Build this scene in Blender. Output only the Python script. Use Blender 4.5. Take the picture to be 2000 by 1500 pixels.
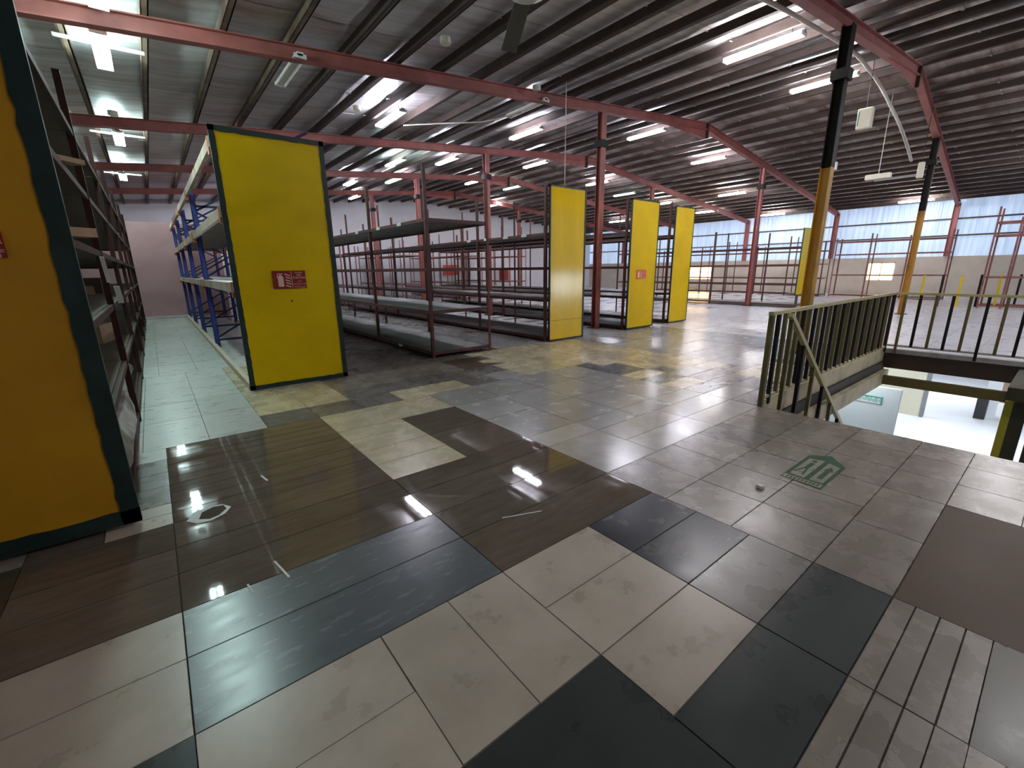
import bpy, bmesh, math, random
from mathutils import Matrix, Vector
random.seed(7)
S = bpy.context.scene
COL = S.collection
for o in list(bpy.data.objects): bpy.data.objects.remove(o)

# ------------------------------------------------------------------ camera
def cam_matrix(yaw, pitch, roll):
    fw = Vector((math.sin(yaw)*math.cos(pitch), math.cos(yaw)*math.cos(pitch), -math.sin(pitch)))
    r = Vector((math.cos(yaw), -math.sin(yaw), 0)); u = r.cross(fw)
    c, s = math.cos(roll), math.sin(roll)
    r2 = r*c + u*s; u2 = u*c - r*s
    return Matrix((r2, u2, -fw)).transposed()
cd = bpy.data.cameras.new('camera'); cam = bpy.data.objects.new('camera', cd); COL.objects.link(cam)
cam.matrix_world = Matrix.Translation((0, 0, 1.42)) @ cam_matrix(math.radians(38.41558), math.radians(14.580733), math.radians(-0.70013)).to_4x4()
cd.sensor_fit = 'HORIZONTAL'; cd.sensor_width = 36; cd.lens = 0.861976*36/2; cd.clip_start = 0.05; cd.clip_end = 200
S.camera = cam
# ------------------------------------------------------------------ light settings and exposure
TUBE = 60.0            # emission of the fluorescent tubes
SHEET = 0.25           # daylight through the translucent wall sheets
WINDOW = 4.0           # warm backlit windows
LOWER = 42.0          # lamps of the floor below (W each)
S.view_settings.view_transform = 'Standard'; S.view_settings.look = 'None'
S.view_settings.exposure = 1.5; S.view_settings.gamma = 1.0; S.view_settings.use_curve_mapping = False
W = bpy.data.worlds.new('world'); S.world = W; W.use_nodes = True
W.node_tree.nodes['Background'].inputs[0].default_value = (0.62, 0.72, 0.9, 1)
W.node_tree.nodes['Background'].inputs[1].default_value = 0.6
for i, (x, y) in enumerate([(12, 3), (16, 0.5), (18, 4), (22, 2.5), (13, -2.5), (20, -3)]):
    l = bpy.data.lights.new('lower_lamp', 'AREA'); l.energy = LOWER; l.size = 1.4; l.color = (0.86, 0.92, 1.0)
    o = bpy.data.objects.new('lower_lamp', l); o.location = (x, y, -0.42); COL.objects.link(o)

# ------------------------------------------------------------------ materials
def mat(name, base, rough=0.5, metal=0.0, var=0.12, scale=6.0, second=None, thr=(0.45, 0.7), bump=0.0, bscale=40,
        stretch=(1, 1, 1), emit=None, estr=0, rand=0.0, coat=0.0, spec=0.5, rvar=0.0, coords='Object'):
    m = bpy.data.materials.new(name); m.use_nodes = True
    nt = m.node_tree; N = nt.nodes; L = nt.links; b = N['Principled BSDF']
    b.inputs['Roughness'].default_value = rough; b.inputs['Metallic'].default_value = metal
    b.inputs['Specular IOR Level'].default_value = spec; b.inputs['Coat Weight'].default_value = coat
    b.inputs['Coat Roughness'].default_value = 0.12
    if emit:
        b.inputs['Base Color'].default_value = (*base, 1)
        b.inputs['Emission Color'].default_value = (*emit, 1); b.inputs['Emission Strength'].default_value = estr
        return m
    if coords == 'World':
        g = N.new('ShaderNodeNewGeometry'); src = g.outputs['Position']
    else:
        g = N.new('ShaderNodeTexCoord'); src = g.outputs['Object']
    mp = N.new('ShaderNodeMapping'); mp.inputs['Scale'].default_value = stretch; L.new(src, mp.inputs[0])
    n = N.new('ShaderNodeTexNoise'); n.inputs['Scale'].default_value = scale; n.inputs['Detail'].default_value = 6
    n.inputs['Roughness'].default_value = 0.62
    L.new(mp.outputs[0], n.inputs[0])
    mr = N.new('ShaderNodeMapRange'); mr.inputs[1].default_value = 0.25; mr.inputs[2].default_value = 0.75
    mr.inputs[3].default_value = 1-var; mr.inputs[4].default_value = 1+var; L.new(n.outputs[0], mr.inputs[0])
    val = mr.outputs[0]
    if rand:
        oi = N.new('ShaderNodeObjectInfo'); gi = N.new('ShaderNodeNewGeometry')
        a = N.new('ShaderNodeMath'); a.operation = 'ADD'; L.new(oi.outputs['Random'], a.inputs[0]); L.new(gi.outputs['Random Per Island'], a.inputs[1])
        fr = N.new('ShaderNodeMath'); fr.operation = 'FRACT'; L.new(a.outputs[0], fr.inputs[0])
        r2 = N.new('ShaderNodeMapRange'); r2.inputs[3].default_value = 1-rand; r2.inputs[4].default_value = 1+rand; L.new(fr.outputs[0], r2.inputs[0])
        mu = N.new('ShaderNodeMath'); mu.operation = 'MULTIPLY'; L.new(val, mu.inputs[0]); L.new(r2.outputs[0], mu.inputs[1]); val = mu.outputs[0]
    colr = N.new('ShaderNodeRGB'); colr.outputs[0].default_value = (*base, 1); c = colr.outputs[0]
    if second:
        n2 = N.new('ShaderNodeTexNoise'); n2.inputs['Scale'].default_value = scale*0.45; n2.inputs['Detail'].default_value = 5
        n2.inputs['Roughness'].default_value = 0.55
        L.new(mp.outputs[0], n2.inputs[0])
        t = N.new('ShaderNodeMapRange'); t.inputs[1].default_value = thr[0]; t.inputs[2].default_value = thr[1]; L.new(n2.outputs[0], t.inputs[0])
        mx = N.new('ShaderNodeMix'); mx.data_type = 'RGBA'; L.new(t.outputs[0], mx.inputs[0]); L.new(c, mx.inputs[6]); mx.inputs[7].default_value = (*second, 1)
        c = mx.outputs[2]
    vm = N.new('ShaderNodeVectorMath'); vm.operation = 'SCALE'; L.new(c, vm.inputs[0]); L.new(val, vm.inputs['Scale'])
    L.new(vm.outputs[0], b.inputs['Base Color'])
    if rvar:
        r3 = N.new('ShaderNodeMapRange'); r3.inputs[1].default_value = 0.3; r3.inputs[2].default_value = 0.7
        r3.inputs[3].default_value = max(0.02, rough-rvar); r3.inputs[4].default_value = rough+rvar
        L.new(n.outputs[0], r3.inputs[0]); L.new(r3.outputs[0], b.inputs['Roughness'])
    if bump:
        n3 = N.new('ShaderNodeTexNoise'); n3.inputs['Scale'].default_value = bscale; n3.inputs['Detail'].default_value = 4
        L.new(mp.outputs[0], n3.inputs[0])
        bp = N.new('ShaderNodeBump'); bp.inputs['Strength'].default_value = bump; bp.inputs['Distance'].default_value = 0.01
        L.new(n3.outputs[0], bp.inputs['Height']); L.new(bp.outputs[0], b.inputs['Normal'])
    return m
def tilemat(name, base, second, thr, rough, var=0.1, stretch=(1, 1, 1), scale=5, rvar=0.05, spec=0.38):
    return mat(name, base, rough, 0, var, scale, second, thr, 0.0, 60, stretch, rand=0.1, rvar=rvar, coords='World', spec=spec)
T = {
 'W': tilemat('tile_cream_marble', (0.46, 0.40, 0.33), (0.361, 0.301, 0.24), (0.30, 0.80), 0.3),
 'C': tilemat('tile_cream', (0.50, 0.43, 0.29), (0.401, 0.331, 0.218), (0.30, 0.80), 0.27),
 'P': tilemat('tile_pale', (0.47, 0.48, 0.45), (0.412, 0.417, 0.392), (0.30, 0.80), 0.3, stretch=(1, 2.5, 1)),
 'G': tilemat('tile_taupe', (0.225, 0.195, 0.165), (0.187, 0.155, 0.125), (0.30, 0.80), 0.27),
 'L': tilemat('tile_light_grey', (0.34, 0.33, 0.32), (0.255, 0.24, 0.226), (0.30, 0.80), 0.25),
 'M': tilemat('tile_glossy_white', (0.42, 0.40, 0.38), (0.344, 0.319, 0.299), (0.30, 0.80), 0.2, scale=7),
 'S': tilemat('tile_slate', (0.105, 0.115, 0.125), (0.092, 0.1, 0.109), (0.30, 0.80), 0.25, stretch=(1, 4, 1)),
 'D': tilemat('tile_charcoal', (0.036, 0.04, 0.039), (0.041, 0.045, 0.044), (0.30, 0.80), 0.3, spec=0.22),
 'N': tilemat('tile_dark_blue', (0.026, 0.03, 0.038), (0.03, 0.034, 0.043), (0.30, 0.80), 0.25, spec=0.22),
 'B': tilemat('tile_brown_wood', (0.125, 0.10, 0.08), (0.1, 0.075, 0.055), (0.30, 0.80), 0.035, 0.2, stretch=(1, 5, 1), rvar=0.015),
 'K': tilemat('tile_dark_brown', (0.080, 0.046, 0.022), (0.061, 0.038, 0.023), (0.30, 0.80), 0.5, spec=0.2),
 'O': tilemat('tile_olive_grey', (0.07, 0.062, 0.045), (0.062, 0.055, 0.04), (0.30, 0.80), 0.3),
 'F': tilemat('tile_far_pale_lit', (0.66, 0.65, 0.67), (0.446, 0.436, 0.442), (0.30, 0.80), 0.3),  # pale far tiles, with the bright wall's reflection put into their colour
 'Q': tilemat('tile_grey', (0.15, 0.135, 0.12), (0.123, 0.108, 0.093), (0.30, 0.80), 0.28),
}
M = {
 'grout': mat('grout', (0.06, 0.055, 0.05), 0.9, coords='World'),
 'slab': mat('concrete', (0.3, 0.29, 0.27), 0.9, second=(0.2, 0.18, 0.16), coords='World'),
 'foil': mat('roof_foil', (0.66, 0.65, 0.67), 0.45, 0.6, 0.25, 2.5, (0.36, 0.29, 0.26), (0.5, 0.8), 0.5, 9, (0.35, 3.0, 1), rand=0.12, coords='World'),
 'foil2': mat('roof_foil_stained', (0.68, 0.60, 0.57), 0.5, 0.35, 0.3, 1.6, (0.25, 0.12, 0.06), (0.48, 0.72), 0.5, 9, (0.35, 3.0, 1), rand=0.12, coords='World'),
 'sheetout': mat('roof_sheet', (0.3, 0.3, 0.3), 0.6, coords='World'),
 'tape': mat('seam_tape', (0.75, 0.72, 0.68), 0.6, coords='World'),
 'purlin': mat('purlin_steel', (0.075, 0.052, 0.045), 0.6, 0.1, 0.3, 5, coords='World'),
 'purlin_lit': mat('purlin_steel_side_lit', (0.15, 0.10, 0.07), 0.55, 0.1, 0.3, 5, (0.06, 0.035, 0.02), (0.4, 0.7), coords='World'),  # left purlins: side light put into a paler, mottled steel colour
 'red': mat('red_oxide_paint', (0.34, 0.105, 0.09), 0.55, 0, 0.25, 3, (0.22, 0.065, 0.06), (0.45, 0.8), coords='World'),
 'black': mat('black_paint', (0.012, 0.009, 0.008), 0.6, 0, 0.3, 5, spec=0.2, coords='World'),
 'ypost': mat('yellow_column_paint', (0.50, 0.24, 0.012), 0.5, 0, 0.2, 5, (0.3, 0.14, 0.01), (0.5, 0.8), coords='World'),
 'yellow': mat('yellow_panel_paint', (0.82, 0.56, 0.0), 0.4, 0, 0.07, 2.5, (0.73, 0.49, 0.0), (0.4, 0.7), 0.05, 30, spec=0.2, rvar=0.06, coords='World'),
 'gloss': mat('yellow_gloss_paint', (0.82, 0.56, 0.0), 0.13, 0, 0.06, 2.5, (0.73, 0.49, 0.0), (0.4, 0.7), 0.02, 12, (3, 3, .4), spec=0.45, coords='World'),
 'orange': mat('yellow_panel_paint_shade', (0.62, 0.30, 0.004), 0.5, 0, 0.1, 2.5, (0.5, 0.24, 0.004), (0.4, 0.7), 0.06, 30, coords='World'),  # end panel yellow with its dim light put into the colour
 'green': mat('dark_green_trim', (0.010, 0.030, 0.026), 0.45, 0, 0.3, 8, coords='World'),
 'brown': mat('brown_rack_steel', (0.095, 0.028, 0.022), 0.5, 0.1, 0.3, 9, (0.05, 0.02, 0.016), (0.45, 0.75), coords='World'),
 'brown_shade': mat('rack_steel_shade', (0.045, 0.016, 0.012), 0.6, 0.1, 0.3, 9, (0.03, 0.014, 0.01), (0.45, 0.75), coords='World', spec=0.25),  # rack steel shaded in its colour to offset the strong aisle light
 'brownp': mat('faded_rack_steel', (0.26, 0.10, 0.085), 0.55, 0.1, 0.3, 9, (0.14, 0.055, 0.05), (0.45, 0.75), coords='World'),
 'deck': mat('dusty_steel_deck', (0.125, 0.13, 0.12), 0.42, 0.2, 0.22, 3, (0.22, 0.21, 0.20), (0.45, 0.8), coords='World', rvar=0.1),
 'blue': mat('blue_rack_paint', (0.016, 0.035, 0.20), 0.4, 0, 0.25, 8, (0.012, 0.02, 0.10), (0.5, 0.8), coords='World'),
 'navy': mat('navy_rack_paint', (0.010, 0.016, 0.06), 0.45, 0, 0.25, 8, coords='World'),
 'beam': mat('cream_beam_paint', (0.52, 0.42, 0.33), 0.5, 0, 0.25, 6, (0.30, 0.13, 0.05), (0.5, 0.72), coords='World'),
 'orangeb': mat('orange_connector', (0.45, 0.10, 0.025), 0.5, coords='World'),
 'board': mat('chipboard', (0.10, 0.075, 0.05), 0.8, 0, 0.3, 20, coords='World'),
 'tube': mat('fluorescent_tube', (1, 1, 1), emit=(0.98, 0.95, 0.97), estr=TUBE),
 'tube_g': mat('fluorescent_tube_green', (1, 1, 1), emit=(0.66, 0.92, 0.88), estr=TUBE),
 'tube_w': mat('fluorescent_tube_violet', (1, 1, 1), emit=(0.88, 0.87, 1.0), estr=TUBE),
 'tube_dim': mat('fluorescent_tube_dim', (1, 1, 1), emit=(0.6, 0.95, 0.8), estr=3),
 'tube_off': mat('dead_tube', (0.75, 0.75, 0.7), 0.3),
 'white': mat('white_enamel', (0.78, 0.78, 0.76), 0.4, var=0.05, coords='World'),
 'ivory': mat('ivory_plastic', (0.72, 0.68, 0.55), 0.5, var=0.08, coords='World'),
 'cable': mat('grey_cable', (0.5, 0.48, 0.44), 0.6, coords='World'),
 'wire': mat('dark_wire', (0.03, 0.025, 0.02), 0.6),
 'pink': mat('pink_wall_paint', (0.34, 0.195, 0.20), 0.75, 0, 0.08, 2, (0.29, 0.165, 0.17), (0.45, 0.75), coords='World'),
 'wallw': mat('white_wall_paint', (0.80, 0.81, 0.84), 0.8, 0, 0.05, 2, coords='World'),
 'beige': mat('beige_block_paint', (0.50, 0.46, 0.40), 0.75, 0, 0.12, 1.5, (0.36, 0.31, 0.26), (0.5, 0.8), coords='World'),
 'cream': mat('cream_paint', (0.55, 0.47, 0.30), 0.65, 0, 0.2, 6, (0.25, 0.18, 0.09), (0.5, 0.8), coords='World'),
 'olive': mat('olive_paint', (0.115, 0.085, 0.018), 0.5, 0, 0.25, 8, (0.07, 0.045, 0.012), (0.5, 0.8), coords='World'),
 'olive_l': mat('olive_rail_paint', (0.42, 0.36, 0.16), 0.45, 0, 0.15, 8, (0.28, 0.22, 0.09), (0.5, 0.8), coords='World'),
 'darko': mat('dark_olive_paint', (0.03, 0.025, 0.006), 0.6, coords='World'),
 'yellowe': mat('yellow_edge_paint', (0.36, 0.30, 0.01), 0.5, coords='World'),
 'dbrown': mat('dark_brown_edge', (0.035, 0.018, 0.012), 0.6, coords='World'),
 'kerb': mat('kerb_paint', (0.40, 0.39, 0.38), 0.5, second=(0.25, 0.22, 0.2), coords='World'),
 'lwhite': mat('lower_white', (0.80, 0.82, 0.85), 0.35, var=0.06, scale=0.8, coords='World'),
 'lgrey': mat('lower_partition_paint', (0.36, 0.39, 0.385), 0.7, var=0.03, coords='World'),
 'lcream': mat('lower_cream', (0.62, 0.60, 0.46), 0.7, var=0.03, coords='World'),
 'signred': mat('sign_red', (0.30, 0.008, 0.010), 0.4, var=0.05),
 'signred2': mat('sign_faded_red', (0.75, 0.10, 0.06), 0.4, var=0.05),
 'signw': mat('sign_print', (0.85, 0.62, 0.50), 0.5, var=0.03),
 'signg': mat('sign_green', (0.02, 0.22, 0.12), 0.5, var=0.05),
 'decalg': mat('floor_decal_green', (0.018, 0.062, 0.028), 0.6, 0, 0.3, 30, (0.05, 0.07, 0.04), (0.5, 0.8), spec=0.15, coords='World'),
 'decalb': mat('floor_decal_beige', (0.17, 0.16, 0.10), 0.5, 0, 0.3, 30, (0.06, 0.08, 0.05), (0.5, 0.75), coords='World'),
 'plaster': mat('plaster_white', (0.62, 0.66, 0.64), 0.6, coords='World'),
 'dirt': mat('dirt', (0.05, 0.032, 0.012), 0.9, coords='World'),
 'plastic': mat('plastic_wrap', (0.36, 0.35, 0.33), 0.28, 0, 0.4, 6, (0.10, 0.085, 0.07), (0.45, 0.6), 0.8, 14, coords='World'),
 'card': mat('cardboard', (0.33, 0.22, 0.14), 0.8, 0, 0.2, 12, coords='World'),
 'paper': mat('paper', (0.65, 0.63, 0.6), 0.7, var=0.1, coords='World'),
 'dark': mat('dark_plastic', (0.02, 0.02, 0.022), 0.5),
 'fan': mat('fan_enamel', (0.10, 0.10, 0.07), 0.4, coords='World'),
 'glass': mat('backlit_glass', (1, 0.9, 0.7), emit=(1.0, 0.62, 0.22), estr=WINDOW),
 'lglass': mat('backlit_glass_cool', (1, 1, 1), emit=(0.80, 0.90, 1.0), estr=5.0),
}
def sheet_mat():
    m = bpy.data.materials.new('translucent_sheet'); m.use_nodes = True
    nt = m.node_tree; N = nt.nodes; L = nt.links; b = N['Principled BSDF']
    g = N.new('ShaderNodeNewGeometry'); mp = N.new('ShaderNodeMapping'); mp.inputs['Scale'].default_value = (1, 3.0, 0.25)
    L.new(g.outputs['Position'], mp.inputs[0])
    n = N.new('ShaderNodeTexNoise'); n.inputs['Scale'].default_value = 1.6; n.inputs['Detail'].default_value = 5; L.new(mp.outputs[0], n.inputs[0])
    r = N.new('ShaderNodeValToRGB'); e = r.color_ramp.elements
    e[0].position = 0.3; e[0].color = (0.36, 0.47, 0.62, 1); e[1].position = 0.7; e[1].color = (0.50, 0.62, 0.82, 1)
    L.new(n.outputs[0], r.inputs[0]); L.new(r.outputs[0], b.inputs['Base Color']); L.new(r.outputs[0], b.inputs['Emission Color'])
    b.inputs['Emission Strength'].default_value = SHEET; b.inputs['Roughness'].default_value = 0.4
    return m
M['sheet'] = sheet_mat()

# ------------------------------------------------------------------ mesh helpers
class MB:
    def __init__(s): s.v = []; s.f = []; s.m = []
    def box(s, x0, y0, z0, x1, y1, z1, mi=0):
        b = len(s.v)
        s.v += [(x0,y0,z0),(x1,y0,z0),(x1,y1,z0),(x0,y1,z0),(x0,y0,z1),(x1,y0,z1),(x1,y1,z1),(x0,y1,z1)]
        for q in ((0,3,2,1),(4,5,6,7),(0,1,5,4),(1,2,6,5),(2,3,7,6),(3,0,4,7)):
            s.f.append(tuple(b+i for i in q)); s.m.append(mi)
        return s
    def hexa(s, pts, mi=0):
        b = len(s.v); s.v += [tuple(p) for p in pts]
        for q in ((0,3,2,1),(4,5,6,7),(0,1,5,4),(1,2,6,5),(2,3,7,6),(3,0,4,7)):
            s.f.append(tuple(b+i for i in q)); s.m.append(mi)
        return s
    def bar(s, a, b, w, h, mi=0, up=(0, 0, 1)):
        a = Vector(a); b = Vector(b); d = (b-a).normalized(); u = Vector(up)
        if abs(d.dot(u)) > 0.98: u = Vector((0, 1, 0))
        r = d.cross(u).normalized()*w/2; t = r.cross(d).normalized()*h/2
        return s.hexa([a-r-t, a+r-t, b+r-t, b-r-t, a-r+t, a+r+t, b+r+t, b-r+t], mi)
    def tube(s, pts, rad, seg=8, mi=0, cap=True):
        pts = [Vector(p) for p in pts]; b = len(s.v); n = len(pts)
        for i, p in enumerate(pts):
            d = (pts[min(i+1, n-1)]-pts[max(i-1, 0)]).normalized()
            u = Vector((0, 0, 1)) if abs(d.z) < 0.95 else Vector((0, 1, 0))
            r = d.cross(u).normalized(); t = r.cross(d)
            rr = rad[i] if isinstance(rad, (list, tuple)) else rad
            for k in range(seg):
                a = 2*math.pi*k/seg; s.v.append(tuple(p+r*math.cos(a)*rr+t*math.sin(a)*rr))
        for i in range(n-1):
            for k in range(seg):
                s.f.append((b+i*seg+k, b+i*seg+(k+1) % seg, b+(i+1)*seg+(k+1) % seg, b+(i+1)*seg+k)); s.m.append(mi)
        if cap:
            s.f.append(tuple(b+k for k in range(seg))[::-1]); s.m.append(mi)
            s.f.append(tuple(b+(n-1)*seg+k for k in range(seg))); s.m.append(mi)
        return s
    def prism(s, prof, axis, a, b, mi=0):
        # prof: list of (p,q); axis 'y': (x,z) swept along y; 'x': (y,z); 'z': (x,y)
        n = len(prof); base = len(s.v)
        for t in (a, b):
            for p, q in prof: s.v.append((p, t, q) if axis == 'y' else ((t, p, q) if axis == 'x' else (p, q, t)))
        for k in range(n):
            s.f.append((base+k, base+(k+1) % n, base+n+(k+1) % n, base+n+k)); s.m.append(mi)
        s.f.append(tuple(base+k for k in range(n))[::-1]); s.m.append(mi)
        s.f.append(tuple(base+n+k for k in range(n))); s.m.append(mi)
        return s
    def mesh(s, name, mats, smooth=False):
        me = bpy.data.meshes.new(name); me.from_pydata(s.v, [], s.f)
        for m in (mats if isinstance(mats, (list, tuple)) else [mats]): me.materials.append(m)
        me.polygons.foreach_set('material_index', s.m)
        if smooth: me.polygons.foreach_set('use_smooth', [True]*len(s.f))
        me.update()
        bm = bmesh.new(); bm.from_mesh(me); bmesh.ops.recalc_face_normals(bm, faces=bm.faces); bm.to_mesh(me); bm.free()
        return me
    def build(s, name, mats, parent=None, smooth=False, loc=(0, 0, 0), **k):
        return link(name, s.mesh(name, mats, smooth), parent, loc, **k)
def link(name, me, parent=None, loc=(0, 0, 0), rot=None, label=None, kind=None):
    o = bpy.data.objects.new(name, me); COL.objects.link(o); o.location = loc
    if rot: o.rotation_euler = rot
    if parent: o.parent = parent
    if label: o['label'] = label
    if kind: o['kind'] = kind
    return o
def thing(name, label, cat, loc=(0, 0, 0), group=None, rot=None):
    o = bpy.data.objects.new(name, None); COL.objects.link(o); o.location = loc; o.empty_display_size = 0.1
    if rot: o.rotation_euler = rot
    o['label'] = label; o['category'] = cat
    if group: o['group'] = group
    return o
def tag(o, label, cat, group=None):
    o['label'] = label; o['category'] = cat
    if group: o['group'] = group
    return o
def struct(o): o['kind'] = 'structure'; return o
def text_mesh(txt, size, m, name='lettering', parent=None, loc=(0, 0, 0), rot=(math.pi/2, 0, 0), width=None):
    c = bpy.data.curves.new('txt', 'FONT'); c.body = txt; c.size = size; c.align_x = 'CENTER'; c.align_y = 'CENTER'; c.extrude = 0.0006; c.resolution_u = 2
    o = bpy.data.objects.new('txt', c); COL.objects.link(o)
    me = bpy.data.meshes.new_from_object(o.evaluated_get(bpy.context.evaluated_depsgraph_get()))
    bpy.data.objects.remove(o); me.materials.clear(); me.materials.append(m)
    if width:
        w = max(v.co.x for v in me.vertices)-min(v.co.x for v in me.vertices)
        for v in me.vertices: v.co.x *= width/w
    me.name = name
    return link(name, me, parent, loc, rot)

# ------------------------------------------------------------------ dimensions
XL, XR, YF, YB = -4.6, 28.0, -6.5, 25.0       # left wall, right wall, front wall, back gable
RIDGE = 12.8
def zr(x): return 4.21+0.0815*x if x < RIDGE else 5.2532-0.0815*(x-RIDGE)
HX0, HX1, HY0, HY1 = 4.78, 9.55, -2.4, 1.86    # stair opening
FY = [2.82, 7.23, 11.65, 16.1, 20.5]

# ------------------------------------------------------------------ floor slab and tiles
mb = MB()
for a in ((XL, YF, HX0, YB), (HX1, YF, XR, YB), (HX0, YF, HX1, HY0), (HX0, HY1, HX1, YB)):
    mb.box(a[0], a[1], -0.2, a[2], a[3], -0.009)
floor = struct(mb.build('floor', M['grout']))
U = 0.3075
VT = [(-30, -30), (0, 0), (4, 4), (5, 5.2), (6, 6.2), (7, 7.22), (8, 8.1), (9, 9.1), (10, 10.1), (11, 11.12), (12, 12), (13, 12.95), (14, 13.88), (15, 15.3), (16, 16.7), (17, 18.0), (18, 19.1), (100, 101.1)]
def vy(v):
    for (a, b), (c, d) in zip(VT, VT[1:]):
        if v <= c: return 0.25+U*(b+(d-b)*(v-a)/(c-a))
def ux(u): return -0.13+U*u
TILES = []; OCC = set()
def region(u0, v0, u1, v1, t, pu=2, pv=1, stagger=0):
    cells = [(a, b) for a in range(int(u0*2), int(u1*2)) for b in range(int(v0*2), int(v1*2))]
    r = 0; v = v0
    while v < v1-1e-6:
        ve = min(v+pv, v1); u = u0-(pu*stagger*(r % 2))
        while u < u1-1e-6:
            a, b = max(u, u0), min(u+pu, u1)
            if b-a > 0.05:
                ca, cb = int(math.floor((a+b)/2*2)), int(math.floor((v+ve)/2*2))
                if (ca, cb) not in OCC: TILES.append((a, v, b, ve, t))
            u += pu
        v = ve; r += 1
    OCC.update(cells)
R = region
# foreground
R(-2, 4, 0, 6, 'W'); R(-16, 4, -2, 6, 'G'); R(-2, 0, 0, 4, 'D'); R(-2, 6, 0, 9, 'B', 2, 1); R(-16, 6, -2, 9, 'O', 3, 1); R(-1, 9, 0, 10, 'W', 1, .5); R(-2, 9, -1, 10, 'B', 1, 1)  # olive tiles at far left: the end panel's shadow put into the colour
R(-16, 9, -2, 14, 'G'); R(-2, 10, 0, 13, 'Q'); R(-1, 13, 0, 14, 'P', 1, 1); R(-3, 13, -1, 14, 'Q', 2, 1)
R(0, 4, 4, 6, 'S', 4, 1)
R(0, 2, 2, 4, 'W'); R(2, 2, 3, 4, 'W', 1, 2); R(3, 2, 4, 4, 'W', 1, 2); R(0, -8, 4, 2, 'D', 2, 2)
R(4, 1, 6, 4, 'W'); R(4, 0, 6, 1, 'D')
R(6, 3, 8, 4, 'N'); R(6, 2, 8, 3, 'N'); R(6, 1, 8, 2, 'Q'); R(6, 0, 8, 1, 'D'); R(4, -1, 8, 0, 'G', 2, .25); R(4, -2.5, 6, -1, 'G', 2, .25); R(6, -3, 8, -1, 'O', 2, 2)  # striped tiles: vignetting put into a darker tile colour
R(8, 0, 10, 1, 'G', 2, 1); R(8, -4, 12, 0, 'K', 4, 2)
R(10, 0, 12, 1, 'G', 2, 1)
R(12, 3.6667, 13.3334, 5, 'Q', 1.3334, 1.3334)
R(8, 1, 16, 5, 'G', 1.3334, 1.3334); R(12, -4, 16, 1, 'G', 1.3334, 1)
# middle
R(0, 6, 4, 9, 'B', 4, 1); R(0, 9, 4, 14, 'B', 4, .5); R(4, 4, 8, 8, 'B', 4, 1)
R(4, 8, 6, 12, 'C'); R(4, 12, 8, 14, 'C', 4, 2); R(6, 8, 8, 12, 'B', 2, 2)
R(8, 5, 10, 8, 'M', 2, 2); R(10, 5, 16, 7, 'M', 3, 1); R(14, 7, 16, 8, 'M'); R(10, 7, 14, 8, 'L')
R(8, 8, 16, 14, 'L', 2, 2)
R(16, 5, 18, 6, 'Q'); R(16, 6, 18, 7, 'M'); R(16, 7, 18, 8, 'S'); R(16, 8, 18, 9, 'C'); R(16, 9, 18, 10, 'S'); R(16, 10, 18, 11, 'C'); R(16, 11, 18, 13, 'S'); R(16, 13, 17, 14, 'S', 1, 1); R(17, 13, 18, 14, 'C', 1, 1)
R(18, 9, 20, 10, 'L'); R(18, 10, 19, 11, 'Q', 1, 1); R(19, 10, 20, 11, 'C', 1, 1); R(18, 11, 22, 19, 'C', 2, 1); R(20, 9, 22, 11, 'C'); R(20, 8, 22, 9, 'Q'); R(20, 6, 24, 8, 'C'); R(18, 5, 20, 9, 'Q'); R(13, 14, 18, 19, 'C', 2.5, 1)
R(-3, 14, -.5, 24, 'P', 2.5, 2); R(-.5, 14, 2.5, 24, 'P', 1.5, 2); R(2.5, 14, 4, 15, 'S', 1.5, 1); R(4, 14, 7, 15, 'Q', 1.5, 1); R(7, 14, 10, 15, 'C', 1.5, 1); R(10, 14, 11.5, 15, 'Q', 1.5, 1); R(11.5, 14, 13, 15, 'L', 1.5, 1)
R(2.5, 15, 5.5, 24, 'C', 1.5, 1); R(5.5, 15, 13, 16, 'Q', 1.5, 1); R(5.5, 16, 11.5, 18, 'G', 1.5, 1); R(11.5, 16, 14, 18, 'K', 2.5, 1); R(5.5, 18, 16, 24, 'Q', 2, 1)
R(22, 6, 32, 19, 'L', 3, 2); R(32, -4, 92, 24, 'F', 3, 2); R(16, 19, 32, 24, 'L', 3, 2)
R(-3, 24, 6, 66, 'P', 1.5, 3)
def hole(a, v0, b, v1):
    x0, y0, x1, y1 = ux(a), vy(v0), ux(b), vy(v1)
    return x0, y0, x1, y1
for uu in range(-14, 92, 2):
    for vv in range(-22, 80):
        if all((c, d) not in OCC for c in range(uu*2, uu*2+4) for d in (vv*2, vv*2+1)):
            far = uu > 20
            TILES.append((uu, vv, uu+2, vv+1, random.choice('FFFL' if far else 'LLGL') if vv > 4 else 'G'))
        else:
            for c in range(4):
                for d in (0, 1):
                    if (uu*2+c, vv*2+d) not in OCC: TILES.append((uu+c/2, vv+d/2, uu+c/2+.5, vv+d/2+.5, 'G'))
out = []
for a, v0, b, v1, t in TILES:
    x0, y0, x1, y1 = ux(a), vy(v0), ux(b), vy(v1)
    x0 = max(x0, XL); x1 = min(x1, XR); y0 = max(y0, YF); y1 = min(y1, YB)
    if x1-x0 < 0.02 or y1-y0 < 0.02: continue
    if x0 < HX1 and x1 > HX0 and y0 < HY1 and y1 > HY0:      # cut to the opening
        if x0 < HX0-0.02: x1 = HX0
        elif x1 > HX1+0.02: x0 = HX1
        elif y1 > HY1+0.02: y0 = HY1
        elif y0 < HY0-0.02: y1 = HY0
        else: continue
    out.append((x0, y0, x1, y1, t))
ROT = cam.matrix_world.to_3x3()
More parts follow.
